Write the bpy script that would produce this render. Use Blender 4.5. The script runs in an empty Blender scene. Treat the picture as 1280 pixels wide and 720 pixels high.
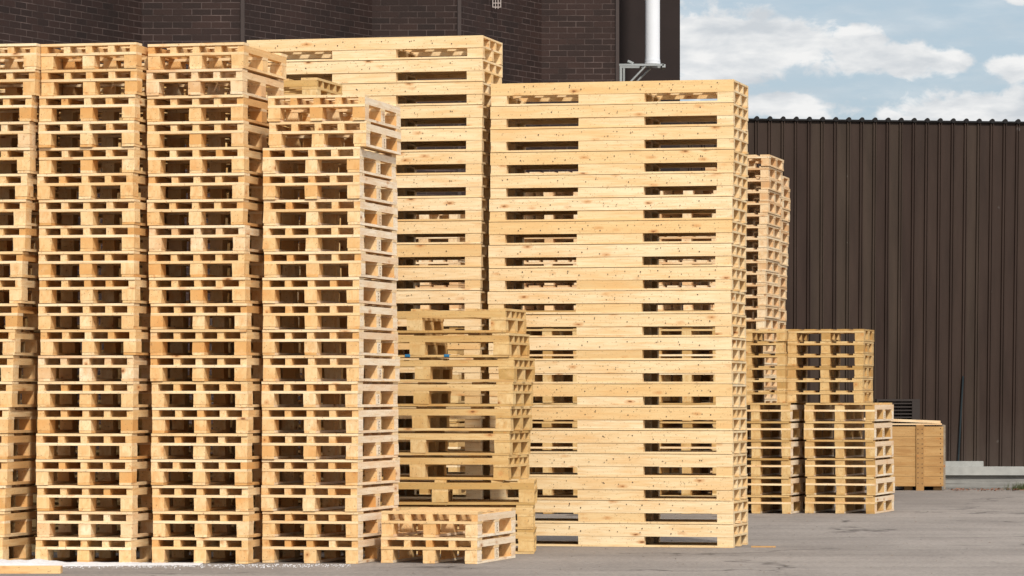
import bpy, bmesh, math, random
from mathutils import Vector, Matrix
R = math.radians
random.seed(7)
scn = bpy.context.scene
C = scn.collection
F, HZ, CAMZ = 4800.0, 490.0, 1.4          # focal length and horizon row in photo pixels (1280 wide), eye height in m

# ------------------------------------------------------------------ camera
cam = bpy.data.objects.new('camera', bpy.data.cameras.new('camera')); C.objects.link(cam)
cam.data.sensor_width = 36; cam.data.lens = 36 * F / 1280
cam.data.shift_y = (HZ - 360) / 1280
cam.data.clip_end = 3000
cam.location = (0, 0, CAMZ); cam.rotation_euler = (R(90), 0, 0)
scn.camera = cam
# ------------------------------------------------------------------ light
SUN_AZ, SUN_EL = 15.0, 41.0                # degrees to the right of straight behind the camera, elevation
sd = Vector((math.sin(R(SUN_AZ)) * math.cos(R(SUN_EL)), -math.cos(R(SUN_AZ)) * math.cos(R(SUN_EL)), math.sin(R(SUN_EL))))
sun = bpy.data.objects.new('sun', bpy.data.lights.new('sun', 'SUN')); C.objects.link(sun)
sun.data.energy = 2.95; sun.data.angle = R(5); sun.data.color = (1.0, 0.94, 0.85)
sun.location = (20, -20, 30)
sun.rotation_euler = (-sd).to_track_quat('-Z', 'Y').to_euler()
scn.view_settings.view_transform = 'Standard'; scn.view_settings.look = 'None'
scn.view_settings.gamma = 1; scn.view_settings.use_curve_mapping = False
scn.view_settings.exposure = 0.3
scn.cycles.pixel_filter_width = 1.1

def math_node(nt, op, a, b=None, c=None, clamp=False):
    n = nt.nodes.new('ShaderNodeMath'); n.operation = op; n.use_clamp = clamp
    for i, v in enumerate((a, b, c)):
        if v is None: continue
        if isinstance(v, (int, float)): n.inputs[i].default_value = v
        else: nt.links.new(v, n.inputs[i])
    return n.outputs[0]
def mixc(nt, fac, a, b, blend='MIX'):
    n = nt.nodes.new('ShaderNodeMix'); n.data_type = 'RGBA'; n.blend_type = blend
    for i, v in ((0, fac), (6, a), (7, b)):
        if isinstance(v, (int, float)): n.inputs[i].default_value = v
        elif isinstance(v, tuple): n.inputs[i].default_value = (*v, 1) if len(v) == 3 else v
        else: nt.links.new(v, n.inputs[i])
    return n.outputs[2]
def ramp(nt, fac, stops):
    n = nt.nodes.new('ShaderNodeValToRGB'); nt.links.new(fac, n.inputs[0])
    e = n.color_ramp.elements
    while len(e) < len(stops): e.new(0.5)
    for k, (p, c) in zip(e, stops):
        k.position = p; k.color = (*c, 1) if isinstance(c, tuple) else (c, c, c, 1)
    return n.outputs[0]
def noise(nt, vec, scale, detail=3, rough=0.55, dist=0.0):
    n = nt.nodes.new('ShaderNodeTexNoise'); n.inputs['Scale'].default_value = scale
    n.inputs['Detail'].default_value = detail; n.inputs['Roughness'].default_value = rough
    n.inputs['Distortion'].default_value = dist
    if vec is not None: nt.links.new(vec, n.inputs['Vector'])
    return n.outputs['Fac']
def mapping(nt, vec, scale=(1, 1, 1), loc=(0, 0, 0)):
    n = nt.nodes.new('ShaderNodeMapping'); n.inputs['Scale'].default_value = scale; n.inputs['Location'].default_value = loc
    nt.links.new(vec, n.inputs['Vector']); return n.outputs[0]

# ------------------------------------------------------------------ sky
w = bpy.data.worlds.new('World'); scn.world = w; w.use_nodes = True
nt = w.node_tree; nt.nodes.clear()
out = nt.nodes.new('ShaderNodeOutputWorld'); bg = nt.nodes.new('ShaderNodeBackground')
nt.links.new(bg.outputs[0], out.inputs[0]); bg.inputs[1].default_value = 0.1
sky = nt.nodes.new('ShaderNodeTexSky'); sky.sky_type = 'NISHITA'; sky.sun_disc = False
sky.sun_elevation = R(SUN_EL); sky.sun_rotation = math.atan2(sd.x, sd.y)
sky.air_density = 1.0; sky.dust_density = 1.0; sky.ozone_density = 1.5
tc = nt.nodes.new('ShaderNodeTexCoord'); sep = nt.nodes.new('ShaderNodeSeparateXYZ')
nt.links.new(tc.outputs['Generated'], sep.inputs[0])
yy = math_node(nt, 'MAXIMUM', sep.outputs[1], 0.05)
u = math_node(nt, 'DIVIDE', sep.outputs[0], yy); v = math_node(nt, 'DIVIDE', sep.outputs[2], yy)
comb = nt.nodes.new('ShaderNodeCombineXYZ'); nt.links.new(u, comb.inputs[0]); nt.links.new(v, comb.inputs[1])
cv = comb.outputs[0]
blobs = [(890, 60, 120, 62), (985, 55, 85, 40), (1072, 52, 48, 26), (1110, 74, 110, 26), (1185, 78, 40, 20), (1275, 84, 60, 20),
         (985, 135, 75, 22), (1205, 143, 135, 32), (1300, 125, 60, 22), (1290, -6, 60, 12), (890, 100, 80, 10)]
acc = None
for (bx_, by_, rx, ry) in blobs:
    du = math_node(nt, 'MULTIPLY', math_node(nt, 'SUBTRACT', u, (bx_ - 640) / F), F / rx)
    dv = math_node(nt, 'MULTIPLY', math_node(nt, 'SUBTRACT', v, (HZ - by_) / F), F / ry)
    d2 = math_node(nt, 'ADD', math_node(nt, 'MULTIPLY', du, du), math_node(nt, 'MULTIPLY', dv, dv))
    b = math_node(nt, 'SUBTRACT', 1.0, math_node(nt, 'SQRT', d2))
    acc = b if acc is None else math_node(nt, 'MAXIMUM', acc, b)
n1 = noise(nt, mapping(nt, cv, (1, 1.5, 1)), 110, 6, 0.6, 0.3)
n2 = noise(nt, mapping(nt, cv, (1, 2.6, 1), (3, 1, 0)), 55, 5, 0.55, 0.2)
m = math_node(nt, 'ADD', acc, math_node(nt, 'MULTIPLY', math_node(nt, 'SUBTRACT', n1, 0.5), 1.5))
mask = nt.nodes.new('ShaderNodeMapRange'); mask.interpolation_type = 'SMOOTHSTEP'
nt.links.new(m, mask.inputs[0]); mask.inputs[1].default_value = -0.04; mask.inputs[2].default_value = 0.36
wisp = ramp(nt, noise(nt, mapping(nt, cv, (1, 4, 1), (7, 2, 0)), 30, 6, 0.6), [(0.42, 0.0), (0.75, 0.45)])
mk = math_node(nt, 'MAXIMUM', mask.outputs[0], wisp)
CLOUD = ramp(nt, n2, [(0.36, (5.0, 5.3, 5.6)), (0.62, (7.3, 7.3, 7.25))])
hs = nt.nodes.new('ShaderNodeMix'); hs.data_type = 'RGBA'; hs.inputs[0].default_value = 0.8
nt.links.new(sky.outputs[0], hs.inputs[6]); hs.inputs[7].default_value = (3.6, 4.45, 5.25, 1)
lowsky = mixc(nt, mk, hs.outputs[2], CLOUD)
hz = nt.nodes.new('ShaderNodeMapRange'); hz.interpolation_type = 'SMOOTHSTEP'; nt.links.new(sep.outputs[2], hz.inputs[0])
hz.inputs[1].default_value = 0.13; hz.inputs[2].default_value = 0.4
ncl = noise(nt, tc.outputs['Generated'], 2.3, 6, 0.6, 0.4)      # bright cloud added overhead, out of view, to fill the pallet sides
high = mixc(nt, ramp(nt, ncl, [(0.4, 0.0), (0.56, 1.0)]), sky.outputs[0], (12.5, 12.3, 12.0))
nt.links.new(mixc(nt, hz.outputs[0], lowsky, high), bg.inputs[0])

# ------------------------------------------------------------------ materials
def mat(name, rough=0.8):
    m = bpy.data.materials.new(name); m.use_nodes = True
    b = m.node_tree.nodes['Principled BSDF']; b.inputs['Roughness'].default_value = rough
    b.inputs['Specular IOR Level'].default_value = 0.25
    return m, m.node_tree, b
def bump(nt, b, h, strength=0.3, dist=0.004):
    n = nt.nodes.new('ShaderNodeBump'); n.inputs['Strength'].default_value = strength; n.inputs['Distance'].default_value = dist
    nt.links.new(h, n.inputs['Height']); nt.links.new(n.outputs[0], b.inputs['Normal'])
def wood(name, pale, mid, deep, grain='x', knots=0.5):
    m, nt, b = mat(name, 0.78)
    tc = nt.nodes.new('ShaderNodeTexCoord'); oi = nt.nodes.new('ShaderNodeObjectInfo')
    off = nt.nodes.new('ShaderNodeVectorMath'); off.operation = 'ADD'
    sc = nt.nodes.new('ShaderNodeVectorMath'); sc.operation = 'SCALE'; sc.inputs[0].default_value = (37, 53, 71)
    nt.links.new(oi.outputs['Random'], sc.inputs['Scale'])
    nt.links.new(tc.outputs['Object'], off.inputs[0]); nt.links.new(sc.outputs[0], off.inputs[1])
    P = off.outputs[0]
    st = {'x': (1.0, 14, 14), 'y': (14, 1.0, 14), 'b': (7, 1.5, 3)}[grain]
    G = noise(nt, mapping(nt, P, st), 4.0, 5, 0.6, 0.6)
    big = noise(nt, mapping(nt, P, {'x': (0.8, 5, 5), 'y': (5, 0.8, 5), 'b': (3, 3, 3)}[grain]), 2.2, 3, 0.5)
    base = ramp(nt, math_node(nt, 'FRACT', math_node(nt, 'MULTIPLY', oi.outputs['Random'], 7.31)),
                [(0.0, pale), (0.4, mid), (0.72, mid), (0.9, deep), (1.0, tuple(x * 0.88 for x in deep))])
    col = mixc(nt, ramp(nt, G, [(0.42, 0.0), (0.72, 0.7)]), base, tuple(x * k for x, k in zip(mid, (0.82, 0.66, 0.48))))
    col = mixc(nt, ramp(nt, big, [(0.5, 0.0), (0.75, 0.65)]), col, tuple(x * k for x, k in zip(deep, (0.95, 0.8, 0.65))))
    col = mixc(nt, ramp(nt, big, [(0.15, 0.5), (0.42, 0.0)]), col, tuple(min(0.86, x * 1.1) for x in pale))
    vo = nt.nodes.new('ShaderNodeTexVoronoi'); vo.inputs['Scale'].default_value = 1.0
    nt.links.new(mapping(nt, P, {'x': (3.6, 10, 10), 'y': (9, 3.2, 9), 'b': (7, 7, 7)}[grain]), vo.inputs['Vector'])
    kn = math_node(nt, 'ADD', vo.outputs['Distance'], math_node(nt, 'MULTIPLY', noise(nt, P, 28, 3), 0.16))
    gate = math_node(nt, 'GREATER_THAN', nt_sep(nt, vo.outputs['Color']), 1.0 - knots)
    k1 = math_node(nt, 'MULTIPLY', ramp(nt, kn, [(0.13, 1.0), (0.31, 0.0)]), gate)
    k2 = math_node(nt, 'MULTIPLY', ramp(nt, kn, [(0.11, 1.0), (0.17, 0.0)]), gate)
    col = mixc(nt, math_node(nt, 'MULTIPLY', k1, 0.8), col, (0.50, 0.21, 0.06))
    col = mixc(nt, math_node(nt, 'MULTIPLY', k2, 0.85), col, (0.15, 0.055, 0.02))
    # small dark specks and scuffs
    sp = noise(nt, mapping(nt, P, (1, 1, 1)), 60, 2, 0.5)
    col = mixc(nt, ramp(nt, sp, [(0.64, 0.0), (0.72, 0.6)]), col, (0.2, 0.11, 0.05))
    nt.links.new(col, b.inputs['Base Color'])
    bump(nt, b, math_node(nt, 'ADD', G, math_node(nt, 'MULTIPLY', sp, 0.5)), 0.5, 0.003)
    return m
def nt_sep(nt, c):
    s = nt.nodes.new('ShaderNodeSeparateColor'); nt.links.new(c, s.inputs[0]); return s.outputs[0]
PALE = dict(pale=(0.82, 0.67, 0.45), mid=(0.79, 0.60, 0.36), deep=(0.73, 0.51, 0.26))
CRAT = dict(pale=(0.56, 0.36, 0.165), mid=(0.46, 0.275, 0.11), deep=(0.30, 0.165, 0.06))
PINE = dict(pale=(0.79, 0.60, 0.35), mid=(0.73, 0.49, 0.235), deep=(0.64, 0.345, 0.12))
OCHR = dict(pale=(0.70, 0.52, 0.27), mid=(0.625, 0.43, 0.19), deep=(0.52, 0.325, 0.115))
GREY = dict(pale=(0.80, 0.65, 0.44), mid=(0.74, 0.54, 0.32), deep=(0.62, 0.38, 0.19))
W = {}
AGED = dict(pale=(0.67, 0.49, 0.245), mid=(0.58, 0.385, 0.165), deep=(0.44, 0.265, 0.09))
POST = dict(pale=(0.36, 0.31, 0.25), mid=(0.28, 0.235, 0.18), deep=(0.2, 0.16, 0.12))
CREA = dict(pale=(0.80, 0.645, 0.415), mid=(0.765, 0.585, 0.34), deep=(0.72, 0.50, 0.24))
LITS = dict(pale=(0.86, 0.74, 0.58), mid=(0.83, 0.69, 0.51), deep=(0.77, 0.57, 0.38))  # paler wood tones that carry the light on outer side faces
for key, pal in (('pine', PINE), ('ochre', OCHR), ('weathered', GREY), ('pale', PALE), ('crate', CRAT), ('lit_side', LITS), ('cream', CREA), ('aged', AGED), ('post', POST)):
    for g, kn in (('x', 0.72), ('y', 0.4), ('b', 0.4)):
        W[key, g] = wood('%s_%s' % (key, g), grain=g, knots=(0.15 if key == 'crate' else kn), **pal)
def plain(name, col, rough=0.6, metal=0.0, var=0.15, scale=6):
    m, nt, b = mat(name, rough); b.inputs['Metallic'].default_value = metal
    tc = nt.nodes.new('ShaderNodeTexCoord')
    n = noise(nt, tc.outputs['Object'], scale, 5, 0.6)
    c = mixc(nt, n, tuple(x * (1 - var) for x in col), tuple(min(1, x * (1 + var)) for x in col))
    nt.links.new(c, b.inputs['Base Color']); return m
NAIL = plain('nail_heads', (0.06, 0.04, 0.03), 0.6)
BLUE = plain('blue_plastic', (0.03, 0.17, 0.33), 0.5)
WHITE = plain('white_duct_paint', (0.66, 0.68, 0.71), 0.6, 0, 0.06, 3)
STEEL = plain('galvanised_steel', (0.33, 0.345, 0.34), 0.45, 0.4, 0.2)
DARK = plain('dark_flashing', (0.009, 0.008, 0.008), 0.8)
RECESS = plain('recess_shade', (0.022, 0.015, 0.0135), 0.85, 0, 0.25, 3)  # smooth dark tone, paints the shade of the recess over its brick
SNOW = plain('snow', (0.58, 0.58, 0.59), 0.7, 0, 0.3, 14)
CONC = plain('plinth_concrete', (0.22, 0.215, 0.20), 0.9, 0, 0.35, 5)
RAILW = plain('worn_white_timber', (0.34, 0.34, 0.32), 0.8, 0, 0.3, 8)

def brick_mat():
    m, nt, b = mat('dark_brick', 0.75)
    uv = nt.nodes.new('ShaderNodeUVMap')
    br = nt.nodes.new('ShaderNodeTexBrick'); nt.links.new(uv.outputs[0], br.inputs['Vector'])
    br.inputs['Scale'].default_value = 1; br.inputs['Brick Width'].default_value = 0.225
    br.inputs['Row Height'].default_value = 0.075; br.inputs['Mortar Size'].default_value = 0.0055
    br.inputs['Mortar Smooth'].default_value = 0.3
    br.inputs['Color1'].default_value = (0.032, 0.0165, 0.013, 1); br.inputs['Color2'].default_value = (0.02, 0.0115, 0.0095, 1)
    n = noise(nt, mapping(nt, uv.outputs[0], (1, 1, 1)), 3.0, 5, 0.7)
    mort = mixc(nt, ramp(nt, n, [(0.38, 0.0), (0.7, 1.0)]), (0.032, 0.021, 0.018), (0.115, 0.082, 0.072))
    nt.links.new(mort, br.inputs['Mortar'])
    n3 = noise(nt, uv.outputs[0], 0.6, 4, 0.6)
    col = mixc(nt, 1.0, br.outputs['Color'], ramp(nt, n3, [(0.3, 0.75), (0.7, 1.25)]), 'MULTIPLY')
    nt.links.new(col, b.inputs['Base Color'])
    bump(nt, b, math_node(nt, 'SUBTRACT', noise(nt, uv.outputs[0], 50, 3), br.outputs['Fac']), 0.6, 0.004)
    return m
BRICK = brick_mat()
def clad_mat():
    m, nt, b = mat('brown_sheet_metal', 0.5)
    tc = nt.nodes.new('ShaderNodeTexCoord'); s = nt.nodes.new('ShaderNodeSeparateXYZ'); nt.links.new(tc.outputs['Object'], s.inputs[0])
    ix = math_node(nt, 'FLOOR', math_node(nt, 'DIVIDE', s.outputs[0], 0.2))
    wn = nt.nodes.new('ShaderNodeTexWhiteNoise'); wn.noise_dimensions = '1D'; nt.links.new(ix, wn.inputs['W'])
    n = noise(nt, mapping(nt, tc.outputs['Object'], (3, 3, 0.35)), 2, 5, 0.6)
    col = ramp(nt, wn.outputs[0], [(0.0, (0.035, 0.0215, 0.0165)), (0.5, (0.042, 0.027, 0.0205)), (1.0, (0.050, 0.035, 0.0255))])
    col = mixc(nt, 1.0, col, ramp(nt, n, [(0.3, 0.78), (0.7, 1.2)]), 'MULTIPLY')
    sc = noise(nt, tc.outputs['Object'], 7, 3, 0.5)
    col = mixc(nt, ramp(nt, sc, [(0.72, 0.0), (0.8, 0.5)]), col, (0.16, 0.14, 0.13))
    lo = math_node(nt, 'MULTIPLY', ramp(nt, math_node(nt, 'MULTIPLY', s.outputs[2], 0.2), [(0.02, 1.0), (0.22, 0.0)]), noise(nt, mapping(nt, tc.outputs['Object'], (2, 2, 0.8)), 3, 5, 0.7))
    col = mixc(nt, math_node(nt, 'MULTIPLY', lo, 0.55), col, (0.11, 0.09, 0.075))
    nt.links.new(col, b.inputs['Base Color']); b.inputs['Specular IOR Level'].default_value = 0.12
    return m
CLAD = clad_mat()
def ground_mat():
    m, nt, b = mat('worn_asphalt', 0.9)
    tc = nt.nodes.new('ShaderNodeTexCoord'); P = tc.outputs['Object']
    a = noise(nt, mapping(nt, P, (0.5, 0.22, 1)), 1.3, 6, 0.65, 0.3)
    f = noise(nt, P, 22, 6, 0.8)
    col = ramp(nt, a, [(0.3, (0.19, 0.165, 0.147)), (0.5, (0.23, 0.202, 0.18)), (0.72, (0.275, 0.243, 0.216))])
    col = mixc(nt, 1.0, col, ramp(nt, f, [(0.35, 0.66), (0.65, 1.25)]), 'MULTIPLY')
    st = noise(nt, mapping(nt, P, (0.7, 0.12, 1), (4, 2, 0)), 2.0, 5, 0.6)       # tyre and water streaks
    col = mixc(nt, ramp(nt, st, [(0.58, 0.0), (0.72, 0.22)]), col, (0.13, 0.115, 0.105))
    # cracks
    vo = nt.nodes.new('ShaderNodeTexVoronoi'); vo.feature = 'DISTANCE_TO_EDGE'; vo.inputs['Scale'].default_value = 0.28
    wv = nt.nodes.new('ShaderNodeVectorMath'); wv.operation = 'ADD'
    nn = nt.nodes.new('ShaderNodeTexNoise'); nn.inputs['Scale'].default_value = 1.5; nn.inputs['Detail'].default_value = 5
    nt.links.new(P, nn.inputs['Vector']); s = nt.nodes.new('ShaderNodeVectorMath'); s.operation = 'SCALE'
    nt.links.new(nn.outputs['Color'], s.inputs[0]); s.inputs['Scale'].default_value = 1.2
    nt.links.new(P, wv.inputs[0]); nt.links.new(s.outputs[0], wv.inputs[1]); nt.links.new(wv.outputs[0], vo.inputs['Vector'])
    ck = ramp(nt, vo.outputs['Distance'], [(0.003, 1.0), (0.012, 0.0)])
    ck = math_node(nt, 'MULTIPLY', ck, ramp(nt, noise(nt, P, 0.5, 3), [(0.45, 0.0), (0.55, 0.9)]))
    col = mixc(nt, ck, col, (0.06, 0.05, 0.045))
    v2 = nt.nodes.new('ShaderNodeTexVoronoi'); v2.feature = 'DISTANCE_TO_EDGE'; v2.inputs['Scale'].default_value = 0.9
    nt.links.new(wv.outputs[0], v2.inputs['Vector'])
    c2 = math_node(nt, 'MULTIPLY', ramp(nt, v2.outputs['Distance'], [(0.002, 1.0), (0.014, 0.0)]), ramp(nt, noise(nt, P, 0.35, 3), [(0.5, 0.0), (0.6, 0.6)]))
    col = mixc(nt, c2, col, (0.09, 0.078, 0.07))
    band = noise(nt, mapping(nt, P, (0.15, 1.2, 1)), 1.0, 4, 0.6)
    col = mixc(nt, 1.0, col, ramp(nt, band, [(0.35, 0.88), (0.65, 1.1)]), 'MULTIPLY')
    pb = noise(nt, mapping(nt, P, (1, 0.6, 1)), 9, 2, 0.4)
    col = mixc(nt, ramp(nt, pb, [(0.77, 0.0), (0.8, 0.8)]), col, (0.05, 0.04, 0.035))
    nt.links.new(col, b.inputs['Base Color'])
    bump(nt, b, f, 0.5, 0.01)
    return m
ASPH = ground_mat()

# ------------------------------------------------------------------ mesh helpers
def box(bm, x0, x1, y0, y1, z0, z1, mi=0):
    vs = [bm.verts.new((x, y, z)) for z in (z0, z1) for y in (y0, y1) for x in (x0, x1)]
    for q in ((0, 2, 3, 1), (4, 5, 7, 6), (0, 1, 5, 4), (2, 6, 7, 3), (0, 4, 6, 2), (1, 3, 7, 5)):
        f = bm.faces.new([vs[i] for i in q]); f.material_index = mi
    return vs
def bar(bm, p, q, r=0.02, n=8, mi=0):
    p, q = Vector(p), Vector(q); d = (q - p); L = d.length
    mtx = Matrix.Translation((p + q) / 2) @ d.to_track_quat('Z', 'Y').to_matrix().to_4x4()
    g = bmesh.ops.create_cone(bm, cap_ends=True, segments=n, radius1=r, radius2=r, depth=L, matrix=mtx)
    return g
def mesh(name, bm, *mats, smooth=False):
    bmesh.ops.recalc_face_normals(bm, faces=bm.faces)
    me = bpy.data.meshes.new(name); bm.to_mesh(me); bm.free()
    for m in mats: me.materials.append(m)
    if smooth:
        for p in me.polygons: p.use_smooth = True
    return me
def link(name, me, parent=None):
    o = bpy.data.objects.new(name, me); C.objects.link(o)
    if parent: o.parent = parent
    return o
def empty(name, loc, rz=0):
    o = bpy.data.objects.new(name, None); C.objects.link(o); o.location = loc; o.rotation_euler = (0, 0, rz)
    o.empty_display_size = 0.1
    return o
def tag(o, label=None, cat=None, group=None, kind=None):
    for k, v in (('label', label), ('category', cat), ('group', group), ('kind', kind)):
        if v: o[k] = v
    return o
def X(px, Y): return (px - 640) / F * Y
def Z(py, Y): return CAMZ + (HZ - py) / F * Y
def J(a): return random.uniform(-a, a)

# ------------------------------------------------------------------ ground
bm = bmesh.new()
vs = [bm.verts.new(p) for p in ((-600, -60, 0), (600, -60, 0), (600, 1500, 0), (-600, 1500, 0))]; bm.faces.new(vs)
tag(link('ground', mesh('ground', bm, ASPH)), kind='structure')

# ------------------------------------------------------------------ brick building
pts = [(X(-130, 40.2), 40.2), (X(177, 44.6), 44.6), (X(302, 44.6), 44.6), (X(465, 47.2), 47.2), (X(573, 47.2), 47.2),
       (X(677, 49.2), 49.2), (X(770, 49.2), 49.2), (X(772.5, 51.2), 51.2), (X(850, 51.4), 51.4), (X(849, 62), 62), (X(-130, 62), 62)]
root = empty('brick_building', (0, 47, 0))
tag(root, 'dark brown brick building with stepped wall rising behind the pallet stacks', 'building')
bm = bmesh.new(); uvl = bm.loops.layers.uv.new('UVMap'); H = 9.0; s = 0
for i in range(len(pts)):
    a, b_ = pts[i], pts[(i + 1) % len(pts)]; L = math.dist(a, b_)
    v4 = [bm.verts.new((p[0], p[1] - 47, z)) for p, z in ((a, 0), (b_, 0), (b_, H), (a, H))]
    f = bm.faces.new(v4)
    for l, (uu, vv) in zip(f.loops, ((s, 0), (s + L, 0), (s + L, H), (s, H))): l[uvl].uv = (uu, vv)
    s += L + 0.37
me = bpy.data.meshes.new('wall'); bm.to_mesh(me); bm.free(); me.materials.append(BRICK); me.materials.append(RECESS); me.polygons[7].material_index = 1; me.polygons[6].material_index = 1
link('wall', me, root)
bm = bmesh.new(); bm.faces.new([bm.verts.new((p[0] * 1.0, p[1] - 47, H + 0.004)) for p in pts])
g = bmesh.ops.extrude_face_region(bm, geom=bm.faces[:]); bmesh.ops.translate(bm, vec=(0, 0, 0.25), verts=[e for e in g['geom'] if isinstance(e, bmesh.types.BMVert)])
link('roof', mesh('roof', bm, DARK), root)
# thin corner trims and the recess edge
for px, Y in ((302, 44.6), (573, 47.2), (770.5, 49.2)):
    bm = bmesh.new(); x = X(px, Y); box(bm, x - 0.01, x + 0.035, Y - 47.03, Y - 46.985, 0.0, H)
    link('corner_trim', mesh('corner_trim', bm, plain('trim', (0.05, 0.036, 0.032), 0.6)), root)
# duct and bracket hanging in the recess
Yd = 49.75; xd = X(815.6, Yd); zd = Z(82, Yd); sc = Yd / F
bm = bmesh.new(); bar(bm, (xd, Yd - 47, zd), (xd, Yd - 47, H + 0.6), 9.2 * sc, 96)
bar(bm, (xd, Yd - 47, zd + 0.02), (xd, Yd - 47, zd + 0.05), 9.9 * sc, 32)
bar(bm, (xd, Yd - 47, zd + 0.055), (xd, Yd - 47, zd + 0.075), 9.6 * sc, 32)
du = link('duct', mesh('duct', bm, WHITE, smooth=False), root)
tag(du, 'white round duct')
bm = bmesh.new(); yb = Yd - 47
def bpx(x0, x1, y0, y1, ya, yb2): box(bm, X(x0, Yd), X(x1, Yd), ya, yb2, Z(y1, Yd), Z(y0, Yd))
bpx(773, 829, 81.5, 84, yb - 0.22, yb - 0.17); bpx(775, 829, 81.5, 84, yb + 0.12, yb + 0.17)
for xx in (774, 800, 826): bpx(xx, xx + 2.2, 82, 83.8, yb - 0.168, yb + 0.118)
bpx(774, 777, 84.2, 128, yb - 0.22, yb - 0.17); bpx(779, 781.5, 84.2, 128, yb + 0.12, yb + 0.17)
bar(bm, (X(806, Yd), yb - 0.2, Z(84.5, Yd)), (X(776, Yd), yb - 0.2, Z(116, Yd)), 0.014, 6)
bar(bm, (X(813, Yd), yb + 0.15, Z(84.5, Yd)), (X(781, Yd), yb + 0.15, Z(116, Yd)), 0.014, 6)
bar(bm, (X(763, Yd), yb - 0.19, Z(80, Yd)), (X(775, Yd), yb - 0.19, Z(86, Yd)), 0.012, 6)
bar(bm, (X(784, Yd), yb - 0.19, Z(78, Yd)), (X(791, Yd), yb - 0.19, Z(81, Yd)), 0.018, 6)
bpx(827, 831, 82, 86, yb - 0.22, yb + 0.17)
bpx(774, 776, 120, 122, yb - 0.165, yb + 1.0)
tag(link('bracket', mesh('bracket', bm, STEEL), root), 'grey steel bracket')
# pale wire grille high on the brick wall
Yg = 47.9; bm = bmesh.new()
for k in range(4):
    x = X(616 + k * 3.3, Yg); bar(bm, (x, Yg - 47, Z(-16, Yg)), (x - 0.0, Yg - 47, Z(11 - (k in (0, 3)) * 2, Yg)), 0.006, 6)
for k in range(6):
    z = Z(9 - 5 * k, Yg); bar(bm, (X(615.5, Yg), Yg - 47.0, z), (X(626.5, Yg), Yg - 47.0, z), 0.006, 6)
bar(bm, (X(621, Yg), Yg - 46.99, Z(-8, Yg)), (X(621, Yg), Yg - 46.7 + 0.6, Z(-8, Yg)), 0.02, 6)
tag(link('wire_guard', mesh('wire_guard', bm, plain('pale_wire', (0.42, 0.36, 0.33), 0.5)), root), 'pale wire guard')

# ------------------------------------------------------------------ warehouse with sheet cladding
YW = 57.0; yawW = R(9); lean = 0.022
xw0 = X(800, YW)
root = empty('warehouse', (xw0, YW, 0), yawW)
tag(root, 'long dark brown warehouse wall of ribbed sheet metal behind the yard', 'building')
zt = Z(149, YW); PER = 0.2; N = 62
bm = bmesh.new(); prof = []
for i in range(N):
    x = i * PER
    prof += [(x, 0), (x + 0.128, 0), (x + 0.136, -0.034), (x + 0.152, -0.034), (x + 0.158, -0.012), (x + 0.168, -0.012), (x + 0.174, -0.034), (x + 0.186, -0.034), (x + 0.194, 0)]
prev = None
for (x, y) in prof:
    sh = lean * min(1, max(0, (x - 1) / 8))
    a = bm.verts.new((x - 0.5 * sh * zt, y, 0)); b_ = bm.verts.new((x + 0.5 * sh * zt, y, zt))
    if prev: bm.faces.new((prev[0], a, b_, prev[1]))
    prev = (a, b_)
link('cladding', mesh('cladding', bm, CLAD), root)
bm = bmesh.new(); box(bm, 0.05, N * PER - 0.1, 0.05, 20, 0, zt - 0.03); link('inner_wall', mesh('inner_wall', bm, DARK), root)
bm = bmesh.new(); box(bm, 0.0, N * PER, -0.045, 20.0, zt + 0.001, zt + 0.028)
for i in range(N):
    x = i * PER + 0.161 + 0.5 * lean * min(1, max(0, (i * PER - 1) / 8)) * zt
    r = bar(bm, (x, -0.05, zt + 0.03), (x, 0.03, zt + 0.018), 0.036, 12)
link('roof', mesh('roof', bm, DARK), root)
def wl(px): return (X(px, YW + 0.5) - xw0) / math.cos(yawW)
# louvre vent low on the wall
x0, x1 = wl(1094), wl(1149); z0, z1 = Z(527, YW), Z(499, YW)
bm = bmesh.new()
for a in ((x0, x1, z1 - 0.03, z1), (x0, x1, z0, z0 + 0.03)): box(bm, a[0], a[1], -0.11, -0.036, a[2], a[3])
for a in ((x0, x0 + 0.03), (x1 - 0.12, x1)): box(bm, a[0], a[1], -0.108, -0.036, z0 + 0.03, z1 - 0.03)
for k in range(5):
    z = z0 + 0.05 + k * 0.052; vs = box(bm, x0 + 0.03, x1 - 0.12, -0.10, -0.06, z, z + 0.02)
    for q in (4, 5): vs[q].co.z -= 0.0
link('louvre_vent', mesh('louvre_vent', bm, plain('vent_metal', (0.035, 0.026, 0.022), 0.5)), root)
bm = bmesh.new(); x = wl(1203.5); bar(bm, (x + 0.02, -0.06, Z(470, YW)), (x - 0.06, -0.06, 0.25), 0.014, 8)
link('cable_conduit', mesh('cable_conduit', bm, plain('teal_conduit', (0.016, 0.024, 0.028), 0.7)), root)

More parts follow.
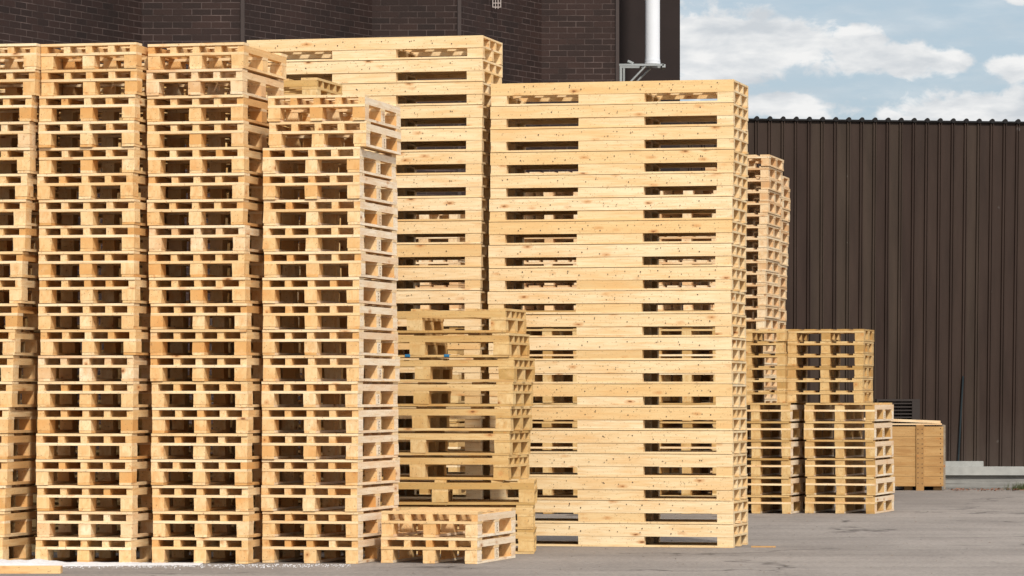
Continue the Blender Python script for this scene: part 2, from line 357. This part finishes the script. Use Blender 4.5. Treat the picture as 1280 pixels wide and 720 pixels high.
# ------------------------------------------------------------------ concrete plinth with timber edge at the foot of the wall
YP = 55.2
root = tag(empty('loading_ledge', (X(1130, YP), YP, 0), R(-2)), 'low concrete ledge with white edge beam below the brown wall', 'ledge')
Lp = 7.0
bm = bmesh.new(); box(bm, 0, Lp, 0.03, 1.5, 0, 0.2)
bmesh.ops.subdivide_edges(bm, edges=bm.edges[:], cuts=6, use_grid_fill=True)
for v_ in bm.verts:
    if v_.co.z > 0.01: v_.co += Vector((J(.006), J(.01), J(.006)))
link('plinth', mesh('plinth', bm, CONC), root)
bm = bmesh.new(); box(bm, 0.05, Lp, -0.03, 0.28, 0.205, 0.325); link('edge_beam', mesh('edge_beam', bm, RAILW), root)
t = tag(empty('timber_beam', (X(1180, YP), YP + 0.75, 0.2)), 'short pale timber lying on the ledge beside the wooden crate', 'timber')
bm = bmesh.new(); box(bm, 0, 0.66, 0, 0.16, 0.0, 0.19); box(bm, 0.0, 0.66, -0.04, -0.004, 0.03, 0.11); link('beam', mesh('beam', bm, RAILW), t)

# ------------------------------------------------------------------ pallets
# every builder returns a list of (part name, mesh, part height order); local origin = base centre, x along the front, y away from the camera
def b1(name, m, x0, x1, y0, y1, z0, z1, rough=0.0015):
    bm = bmesh.new(); vs = box(bm, x0, x1, y0, y1, z0, z1)
    for q in vs: q.co += Vector((J(rough), J(rough), J(rough * 0.5)))
    return (name, mesh(name, bm, m))
def stamp(part, xf, y, z0, z1):
    if abs(y) > 0.1 or not LIT_SIDE[0]: return
    me = part[1]; me.materials.append(NAIL); b = bmesh.new(); b.from_mesh(me); k = len(me.materials) - 1
    cy = y + J(.02); x = xf + 0.0045
    for q in range(5):      # burnt-in mark: short upright and level strokes
        zc = z0 + 0.018 + q * 0.013
        a, c = ((0.014, 0.003) if q % 2 == 0 else (0.003, 0.006))
        yy_ = cy + (J(.004) if q % 2 == 0 else random.choice((-.011, .011)))
        f = b.faces.new([b.verts.new(v_) for v_ in ((x, yy_ - a, zc - c), (x, yy_ + a, zc - c), (x, yy_ + a, zc + c), (x, yy_ - a, zc + c))]); f.material_index = k
    b.to_mesh(me); b.free()
LIT_SIDE = [False]
def paint_lit_side(part, side=1):  # right-hand faces get a paler colour, side light painted into the wood
    if not LIT_SIDE[0]: return part
    me = part[1]; me.materials.append(W['lit_side', 'y'])
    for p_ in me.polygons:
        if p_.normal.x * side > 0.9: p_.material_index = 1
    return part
def boards(name, m, rects, z0, z1, nails=None):
    bm = bmesh.new()
    for (x0, x1, y0, y1) in rects:
        e = J(0.002)
        box(bm, x0 + J(.002), x1 + J(.002), y0 + J(.002), y1 + J(.002), z0, z1 - abs(e))
    return (name, mesh(name, bm, m))
def pallet_five(key, Wd=0.82, D=1.2, nj=5, jw=0.055, bw=0.105, H=0.2125, inset=0.0, wide_side=False):
    """joist pallet: runners, nine blocks, cross boards, joists, top boards; the front is the Wd side"""
    Mx, My, Mb = W[key, 'x'], W[key, 'y'], W[key, 'b']
    p = []; hx, hy = Wd / 2, D / 2; t = 0.0225
    zb = H - t - 0.056 - t
    xs = [-hx + bw / 2, 0, hx - bw / 2]; bl = 0.14
    ys = [-hy + bl / 2, 0, hy - bl / 2]
    for x in xs:
        p.append(paint_lit_side(b1('runner', My, x - bw / 2 + .001, x + bw / 2 - .001, -hy + .002, hy - .002, 0.0015, t)))
        for y in ys:
            j = J(0.004)
            p.append(b1('block', Mb, x - bw / 2 + J(.003), x + bw / 2 + J(.003), y - bl / 2 + .002 + max(j, -0.002), y + bl / 2 - .002, t, zb, 0.003)); (paint_lit_side(p[-1]), stamp(p[-1], x + bw / 2, y, t, zb)) if x > 0.01 else None
    for y in ys: p.append(b1('cross_board', W['pale', 'x'] if key != 'ochre' else Mx, -hx, hx, y - bl / 2, y + bl / 2, zb + .0005, zb + t - .0005, 0.0008))
    for i in range(nj):
        x = -hx + jw / 2 + i * (Wd - jw) / (nj - 1) + (J(.006) if 0 < i < nj - 1 else 0)
        p.append((paint_lit_side if i == nj - 1 else (lambda q: q))(b1('joist', My, x - jw / 2, x + jw / 2, -hy + 0.003 + abs(J(.006)), hy - 0.003, zb + t, H - t)))
    rects = [(-hx + inset, hx - inset, -hy + J(.003), -hy + 0.15), (-hx + inset, hx - inset, hy - 0.15, hy)]
    for k in range(3):
        y = -hy + 0.33 + k * (D - 0.66) / 2
        rects.append((-hx + 0.07, hx - 0.07, y - 0.05, y + 0.05))
    p.append(boards('top_boards', W['pale', 'x'] if key == 'pine' else Mx, rects, H - t, H - 0.001))
    return p
def pallet_long(key, L=2.24, D=0.8, H=0.21, bw=0.15, mw=0.61):
    """long pallet seen from its long side: deep front board with nails, wide middle block"""
    Mx, My, Mb = W[key, 'x'], W[key, 'y'], W[key, 'b']
    p = []; hx, hy = L / 2, D / 2; z1, z2 = 0.019, 0.097
    ys = [(-hy, -hy + 0.09), (-0.045, 0.045), (hy - 0.09, hy)]
    for (a, b_) in ys:
        p.append(b1('runner', Mx, -hx + J(.004), hx + J(.004), a + 0.001, b_ - .001, 0.0015, z1))
        for (xa, xb) in ((-hx, -hx + bw), (-mw / 2, mw / 2), (hx - bw, hx)):
            p.append(b1('block', Mx, xa + 0.002 + J(.002), xb - 0.002 + J(.002), a + .003 + abs(J(.003)), b_ - .003, z1, z2))
    # front and back boards with nail heads
    for side in (-1, 1):
        bm = bmesh.new(); yf = side * hy
        y0, y1 = (yf, yf + 0.035) if side < 0 else (yf - 0.035, yf)
        cut = random.choice((None, None, J(0.8)))
        segs = [(-hx, hx)] if cut is None else [(-hx, cut - .0015), (cut + .0015, hx)]
        for (a, b_) in segs: box(bm, a + J(.004), b_ + J(.004), y0 + J(.002), y1, z2, H - 0.003)
        if side < 0:
            for k in range(random.randint(12, 16)):
                cx = -hx + 0.06 + (L - 0.12) * (k + 0.5 + J(.3)) / 14
                if abs(cx) > hx - .03: continue
                for q in range(random.choice((1, 1, 2))):
                    nx, nz = cx + J(0.045), z2 + 0.025 + random.random() * 0.06; rr = random.uniform(.0035, .0065)
                    vs = [bm.verts.new((nx + rr * math.cos(t_ * math.pi / 3), yf - 0.005, nz + rr * math.sin(t_ * math.pi / 3))) for t_ in range(6)]
                    f = bm.faces.new(vs); f.material_index = 1
        p.append(('side_board', mesh('side_board', bm, Mx, NAIL)))
    for (xa, xb) in ((-hx, -hx + .12), (-.3, -.18), (.18, .3), (hx - .12, hx)): p.append(b1('cross_board', My, xa, xb, -hy + .037, hy - .037, z2 + .0005, z2 + 0.0175, .0005))
    for y in (-0.13, 0.13):
        p.append(b1('joist', Mx, -hx + 0.004, hx - 0.004, y - 0.03, y + 0.03, z2 + 0.018, H - 0.022))
    rects = []
    n = 11
    for k in range(n):
        x = -hx + 0.06 + k * (L - 0.12) / (n - 1); rects.append((x - 0.06, x + 0.06, -hy + 0.0365, hy - 0.0365))
    p.append(boards('top_boards', My, rects, H - 0.022, H - 0.0035))
    return p
def pallet_flat(key, Wd=0.8, D=1.2, H=0.144):
    Mx, My, Mb = W[key, 'x'], W[key, 'y'], W[key, 'b']
    p = []; hx, hy = Wd / 2, D / 2; t = 0.022; bw = 0.1 if Wd > D else 0.105; bl = 0.14
    for x in (-hx + bw / 2, 0, hx - bw / 2):
        p.append(b1('runner', My, x - bw / 2, x + bw / 2, -hy, hy, 0.0015, t))
        for y in (-hy + bl / 2, 0, hy - bl / 2):
            p.append(b1('block', Mb, x - bw / 2 + J(.004), x + bw / 2 + J(.004), y - bl / 2 + .002 + abs(J(.003)), y + bl / 2 - .002, t, H - 2 * t))
    for y in (-hy + bl / 2, 0, hy - bl / 2): p.append(b1('cross_board', Mx, -hx, hx, y - bl / 2, y + bl / 2, H - 2 * t + .0005, H - t - .0005, .0008))
    rects = []
    for k in range(5):
        x = -hx + 0.06 + k * (Wd - 0.12) / 4; rects.append((x - 0.06, x + 0.06, -hy + J(.003), hy + J(.003)))
    p.append(boards('top_boards', My, rects, H - t, H - 0.001))
    return p

ORD = ['', 'first', 'second', 'third', 'fourth', 'fifth', 'sixth', 'seventh', 'eighth', 'ninth', 'tenth', 'eleventh', 'twelfth', 'thirteenth',
       'fourteenth', 'fifteenth', 'sixteenth', 'seventeenth', 'eighteenth', 'nineteenth', 'twentieth', 'twenty-first', 'twenty-second',
       'twenty-third', 'twenty-fourth', 'twenty-fifth', 'twenty-sixth', 'twenty-seventh', 'twenty-eighth', 'twenty-ninth', 'thirtieth', 'thirty-first']
PALLETS = {}
def lerp_tab(tab, x):
    for (a, va), (b_, vb) in zip(tab, tab[1:]):
        if a <= x <= b_: return va + (vb - va) * (x - a) / max(1e-6, b_ - a)
    return tab[-1][1] if x > tab[-1][0] else tab[0][1]
def stack(kind, variants, Wd, D, pitch, n, corner, Y, where, group, yaw=13, jit=0.009, jyaw=0.5, from_top=False, z0=0.0, name='wooden_pallet', colour='pale pine', zs=1.0, yawtab=None):
    """corner: table (level, photo x of the nearest front corner); Y: its distance"""
    for i in range(n):
        px = lerp_tab(corner, i) if isinstance(corner, list) else corner
        a = R(yaw + (lerp_tab(yawtab, i) if yawtab else 0) + J(jyaw))
        cx, cy = X(px, Y), Y
        ex, ey = Vector((math.cos(a), -math.sin(a), 0)), Vector((math.sin(a), math.cos(a), 0))
        base = Vector((cx, cy, 0)) - ex * (Wd / 2) + ey * (D / 2) + ex * J(jit) + ey * J(jit)
        o = empty(name, (base.x, base.y, z0 + i * pitch), -a)
        if random.random() < 0.0: pass
        if zs != 1.0: o.scale = (1, 1, zs)
        if i == n - 1: lab = 'topmost %s pallet of %s' % (colour, where)
        elif i == 0 and not from_top: lab = 'lowest %s pallet of %s' % (colour, where)
        elif from_top: lab = '%s pallet from the top of %s' % (ORD[n - i], where)
        else: lab = '%s pallet from the bottom of %s' % (ORD[i + 1], where)
        tag(o, lab, 'pallet', group)
        for nm, me in random.choice(variants): link(nm, me, o)
        PALLETS.setdefault(where, []).append(o)

NV = 6
vA = [pallet_five('pine') for _ in range(NV)] + [pallet_five('weathered')]
# front row
Y0 = 31.26; PA = 0.2125
stack('five', vA, 0.82, 1.2, PA, 20, [(0, 3), (2, 6), (5, 12), (9, 21), (10, 27), (13, 33), (16, 37), (18, 43), (19.5, 46)], Y0 + 0.1,
      'the tall stack at the left picture edge', 'pallets of the leftmost front stack', yaw=13)
stack('five', vA, 0.82, 1.2, PA, 20, [(0, 164), (4, 165), (7, 166.5), (8, 169), (9, 167), (15, 167), (18, 170), (19, 171)], Y0,
      'the second tall front stack from the left', 'pallets of the second front stack')
stack('five', vA, 0.82, 1.2, PA, 20, [(0, 310.5), (7, 309.5), (8, 308), (12, 305), (19, 304)], Y0,
      'the third tall front stack from the left', 'pallets of the third front stack')
LIT_SIDE[0] = True
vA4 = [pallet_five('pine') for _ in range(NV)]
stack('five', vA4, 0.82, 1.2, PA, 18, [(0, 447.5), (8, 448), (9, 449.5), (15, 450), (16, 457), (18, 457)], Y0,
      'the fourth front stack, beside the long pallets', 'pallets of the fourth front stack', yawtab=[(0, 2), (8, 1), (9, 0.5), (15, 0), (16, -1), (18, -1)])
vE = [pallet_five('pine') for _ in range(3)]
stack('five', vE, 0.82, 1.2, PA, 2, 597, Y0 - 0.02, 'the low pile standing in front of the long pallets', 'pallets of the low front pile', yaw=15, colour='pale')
LIT_SIDE[0] = False
# ochre stack between the fourth column and the long pallets: same kind, longer, turned sideways
def turned(key, L=1.64, D=0.8):
    # long side to the front: joists along x
    q = pallet_five(key, Wd=D, D=L, nj=5, jw=0.05)
    for nm, me in q: me.transform(Matrix.Rotation(R(90), 4, 'Z'))
    # grain follows the turn
    for nm, me in q:
        m0 = me.materials[0]
        sw = {W[key, 'x']: W[key, 'y'], W[key, 'y']: W[key, 'x'], W[key, 'b']: W[key, 'b']}
        me.materials[0] = sw.get(m0, m0)
    return q
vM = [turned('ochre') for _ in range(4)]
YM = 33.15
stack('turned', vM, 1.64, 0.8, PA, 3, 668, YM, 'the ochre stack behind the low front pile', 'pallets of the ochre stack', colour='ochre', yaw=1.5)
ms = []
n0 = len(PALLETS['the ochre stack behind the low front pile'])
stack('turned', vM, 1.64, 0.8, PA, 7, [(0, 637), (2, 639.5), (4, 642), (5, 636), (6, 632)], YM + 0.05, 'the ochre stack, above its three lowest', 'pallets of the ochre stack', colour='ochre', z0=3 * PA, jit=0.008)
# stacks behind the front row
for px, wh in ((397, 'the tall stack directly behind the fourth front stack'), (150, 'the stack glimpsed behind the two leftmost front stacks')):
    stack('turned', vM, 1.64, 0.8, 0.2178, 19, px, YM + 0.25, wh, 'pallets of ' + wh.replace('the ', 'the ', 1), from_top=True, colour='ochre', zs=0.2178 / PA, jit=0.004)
# long pallets
YB = 34.46; a13 = R(13)
vB = [pallet_long('cream') for _ in range(8)]
stack('long', vB, 2.24, 0.8, 0.2105, 20, [(0, 916.5), (10, 914), (19, 917.5)], YB, 'the right-hand stack of long pallets', 'long pallets of the right-hand stack', name='long_pallet', colour='long pale', jit=0.004, jyaw=0.12)
YL = YB + 2.255 * math.sin(a13)
stack('long', vB, 2.24, 0.8, 0.2115, 22, [(0, 602), (8, 600), (21, 603.5)], YL, 'the left-hand, taller stack of long pallets', 'long pallets of the left-hand stack', name='long_pallet', colour='long pale', jit=0.003, jyaw=0.1)
vB2 = [pallet_five('aged', nj=3, jw=0.11, inset=0.02) for _ in range(3)]
vB3 = [pallet_flat('weathered') for _ in range(3)]
for px, n2, wh in ((902, 11, "right long pallets' right slots"), (728, 11, "right long pallets' left slots"), (572, 8, "left long pallets' slots")):
    stack('five', vB2, 0.82, 1.2, PA, 11, px, 44.0, 'the ochre pile behind the ' + wh, 'ochre pallets behind the ' + wh, from_top=True, colour='ochre', yaw=14)
    stack('flat', vB3, 0.8, 1.2, 0.1455, n2, px, 44.1, 'the thin pile behind the ' + wh, 'thin pallets behind the ' + wh, name='flat_pallet', from_top=True, colour='thin', yaw=13, z0=11 * PA)
# far right, ochre stacks with flat pallets on top
LIT_SIDE[0] = True
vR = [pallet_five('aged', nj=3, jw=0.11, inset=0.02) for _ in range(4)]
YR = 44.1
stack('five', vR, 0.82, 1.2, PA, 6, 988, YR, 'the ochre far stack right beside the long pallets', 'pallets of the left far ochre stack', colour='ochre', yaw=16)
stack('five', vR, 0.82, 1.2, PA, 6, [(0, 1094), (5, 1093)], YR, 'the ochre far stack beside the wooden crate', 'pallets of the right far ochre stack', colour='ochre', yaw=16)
vC2 = [pallet_flat('aged', 0.88, 0.8, 0.142) for _ in range(4)]
stack('flat', vC2, 0.88, 0.8, 0.142, 6, 981, YR + 0.1, 'the thin pallets atop the left far ochre stack', 'thin pallets on the left far ochre stack', colour='thin', z0=6 * PA, yaw=14, name='flat_pallet')
stack('flat', vC2, 0.88, 0.8, 0.142, 6, 1079, YR + 0.05, 'the thin pallets atop the right far ochre stack', 'thin pallets on the right far ochre stack', colour='thin', z0=6 * PA, yaw=14, name='flat_pallet')
vC = [pallet_flat('weathered') for _ in range(4)]
stack('flat', vC, 0.8, 1.2, 0.1455, 30, [(0, 953), (14, 956), (20, 957.5), (29, 962)], 47.9, 'the tall thin far stack against the brown wall', 'pallets of the tall far stack', from_top=True, yaw=12.5, name='flat_pallet', colour='thin')
stack('flat', vC, 0.8, 1.2, 0.1455, 29, [(0, 962), (14, 965), (28, 971)], 49.4, 'the stack just behind the tall thin far one', 'pallets of the rearmost far stack', from_top=True, yaw=12.5, name='flat_pallet', colour='thin')
# two blue plastic clips on the ochre stack
o = PALLETS['the ochre stack, above its three lowest'][5]
s13 = None
for px in (508, 557):
    Yc = YM + (637 - px) / 145 * math.tan(a13)
    wp = Vector((X(px, Yc), Yc - 0.0, o.location.z))
    lp = Matrix.Rotation(-o.rotation_euler.z, 4, 'Z') @ (wp - Vector(o.location))
    bm = bmesh.new(); box(bm, lp.x - 0.022, lp.x + 0.022, -0.4 - 0.012, -0.4 + 0.05, 0.003, 0.028)
    box(bm, lp.x - 0.016, lp.x + 0.016, -0.4 - 0.016, -0.4 - 0.0121, 0.008, 0.022)
    link('plastic_clip', mesh('plastic_clip', bm, BLUE), o)

# ------------------------------------------------------------------ wooden crate
YC = 54.6; s = YC / F
xr = X(1179, YC); x0 = X(1092, YC)
cw = xr - x0; ch = 0.95
root = tag(empty('wooden_crate', ((xr + x0) / 2, YC, 0), R(-5)), 'closed wooden crate with loose lid board beside the far ochre stack', 'crate')
def part(nm, m, *bx_):
    bm = bmesh.new()
    for q in bx_: box(bm, *q)
    return link(nm, mesh(nm, bm, m), root)
hw = cw / 2
Wo = W['crate', 'x']
pan = [(-hw, hw, 0, 0.02, 0.06 + k * 0.142, 0.06 + (k + 1) * 0.142 - 0.003) for k in range(6)]
part('front_panel', Wo, *pan)
part('side_panel', W['post', 'y'], (hw - 0.02, hw, 0.021, 0.78, 0.06, 0.06 + 0.852)); part('side_panel', W['post', 'y'], (-hw, -hw + .02, 0.021, 0.78, 0.06, 0.06 + 0.852))
part('back_panel', Wo, (-hw, hw, 0.781, 0.8, 0.06, 0.912))
for x in (-hw + 0.05, X(1150, YC) - (xr + x0) / 2, hw - 0.001): part('batten', Wo, (x - 0.055, x + 0.055, -0.03, -0.002, 0.0, 0.93)) if x < hw - 0.01 else None
part('corner_post', W['post', 'y'], (hw + .001, hw + 0.03, 0.03, 0.12, 0.02, 0.93)); part('corner_post', W['post', 'y'], (hw + .001, hw + 0.03, 0.66, 0.76, 0.02, 0.93))
for x in (-hw + .02, -0.06, hw - .14): part('foot', Wo, (x, x + .12, 0.08, 0.76, 0.0, 0.058))
bm = bmesh.new()
for x in (-hw + 0.05, -hw + .12, X(1150, YC) - (xr + x0) / 2 - .03, X(1150, YC) - (xr + x0) / 2 + .03, hw - .04):
    for k in range(12):
        z = 0.1 + k * 0.07 + J(.01); box(bm, x - .006, x + .006, -0.0335 if abs(x) < hw - .1 or x < 0 else -0.003, 0.0, z, z + .012)
link('nail_heads', mesh('nail_heads', bm, NAIL), root)
part('lid', W['weathered', 'x'], (-hw, hw - 0.02, 0.0, 0.78, 0.932, 0.95))
o = tag(empty('plank', ((xr + x0) / 2 - 0.02, YC, 0.955), R(-5)), 'loose pale plank lying on top of the wooden crate', 'plank')
bm = bmesh.new(); vs = box(bm, -hw - 0.2, hw - 0.02, 0.02, 0.3, 0, 0.035)
for q in vs:
    if q.co.x < 0: q.co.z += 0.045
link('board', mesh('board', bm, W['weathered', 'x']), o)

# ------------------------------------------------------------------ small things on the ground
Yn = 29.6
o = tag(empty('timber_board', (X(20, Yn), Yn, 0), R(1)), 'thick pale board lying on the ground at the lower left corner', 'board')
bm = bmesh.new(); box(bm, -1.2, X(75.5, Yn) - X(20, Yn), 0, 0.16, 0.0, 0.055); link('board', mesh('board', bm, W['pine', 'x']), o)
Ys = 34.3
o = tag(empty('wooden_lath', (X(957, Ys), Ys + 0.3, 0), R(-4)), 'thin loose lath on the asphalt right of the long pallets', 'lath')
bm = bmesh.new(); box(bm, -0.11, 0.11, -0.025, 0.025, 0, 0.012); link('lath', mesh('lath', bm, W['crate', 'x']), o)
# snow strip along the foot of the front stacks
random.seed(21)
bm = bmesh.new()
nx, ny = 150, 14; x0s, x1s = X(-60, 31), X(250, 31)
grid = {}
def sn(x, k): return math.sin(x * 7.3 + k) * 0.5 + math.sin(x * 17.1 + 2 * k) * 0.3 + math.sin(x * 41 + k * 3) * 0.2
for i in range(nx + 1):
    x = x0s + (x1s - x0s) * i / nx; t = i / nx
    wdt = (0.50 - 0.42 * t) * (1 + 0.25 * sn(x, 1)); hh = max(0.002, (0.045 - 0.055 * t)) * (1 + 0.7 * sn(x, 5))
    for j in range(ny + 1):
        s_ = j / ny; y = 31.12 + 0.3 * s_ - wdt * (1 - s_) * 1.0
        z = max(0.0, hh) * math.sin(math.pi * min(1, s_ * 1.0)) ** 0.7 + random.uniform(0, 0.004) * (0 < j < ny)
        grid[i, j] = bm.verts.new((x, y, 0.003 + z if 0 < j < ny else 0.001))
for i in range(nx):
    for j in range(ny):
        bm.faces.new((grid[i, j], grid[i + 1, j], grid[i + 1, j + 1], grid[i, j + 1]))
for k in range(1700):
    t = random.random() ** 1.2; x = x0s + (X(440, 31) - x0s) * t ** 1.25; y = 31.15 - abs(random.gauss(0, 0.30)); r = random.uniform(.002, .008)
    vs = [bm.verts.new((x + r * math.cos(q * 2.094 + k), y + r * math.sin(q * 2.094 + k), 0.001)) for q in range(3)] + [bm.verts.new((x, y, r))]
    for q in ((0, 1, 3), (1, 2, 3), (2, 0, 3)): bm.faces.new([vs[z_] for z_ in q])
o = link('snow_strip', mesh('snow_strip', bm, SNOW)); tag(o, 'strip of white snow along the foot of the left stacks', 'snow', kind='stuff')
# leaf litter and a grass tuft by the ledge
bm = bmesh.new()
for k in range(260):
    x = X(random.uniform(1185, 1300), 54.5); y = 54.9 - abs(random.gauss(0, 0.5)); r = random.uniform(.01, .03); a = random.random() * 6.3; zz = random.uniform(.004, .015)
    vs = [bm.verts.new((x + r * math.cos(a + q * 1.57) * (1 if q % 2 else .5), y + r * math.sin(a + q * 1.57), zz + random.uniform(0, .02))) for q in range(4)]
    bm.faces.new(vs)
tag(link('leaf_litter', mesh('leaf_litter', bm, plain('dead_leaves', (0.22, 0.10, 0.06), 0.9, 0, 0.5, 2))), 'reddish leaf litter along the foot of the concrete ledge', 'leaves', kind='stuff')
bm = bmesh.new()
for k in range(420):
    x = X(random.gauss(1280, 9), 54.8); y = 54.8 + J(.12); a = random.random() * 6.3; h_ = random.uniform(.05, .14); l = random.uniform(.0, .08)
    dx, dy = math.cos(a), math.sin(a)
    bm.faces.new([bm.verts.new((x - dy * .004, y + dx * .004, 0)), bm.verts.new((x + dy * .004, y - dx * .004, 0)), bm.verts.new((x + dx * l, y + dy * l, h_))])
tag(link('grass_tuft', mesh('grass_tuft', bm, plain('grass', (0.07, 0.085, 0.03), 0.8, 0, 0.4, 5))), 'small green grass tuft at the foot of the ledge', 'grass', kind='stuff')
# wood chips and grit lying about the yard
bm = bmesh.new()
for k in range(500):
    px = random.uniform(440, 1290); Yk = random.uniform(29.5, 46); x = X(px, Yk); r = random.uniform(.004, .016); a = random.random() * 6.3
    vs = [bm.verts.new((x + r * math.cos(a + q * 1.57) * (1 if q % 2 else .35), Yk + r * math.sin(a + q * 1.57) , 0.002 + random.uniform(0, .006))) for q in range(4)]
    bm.faces.new(vs)
tag(link('wood_chips', mesh('wood_chips', bm, plain('chips', (0.16, 0.11, 0.07), 0.9, 0, 0.6, 1))), 'scattered dark wood chips and grit on the asphalt', 'wood chips', kind='stuff')
print('PALLETS', sum(len(v_) for v_ in PALLETS.values()), 'objects', len(bpy.data.objects))
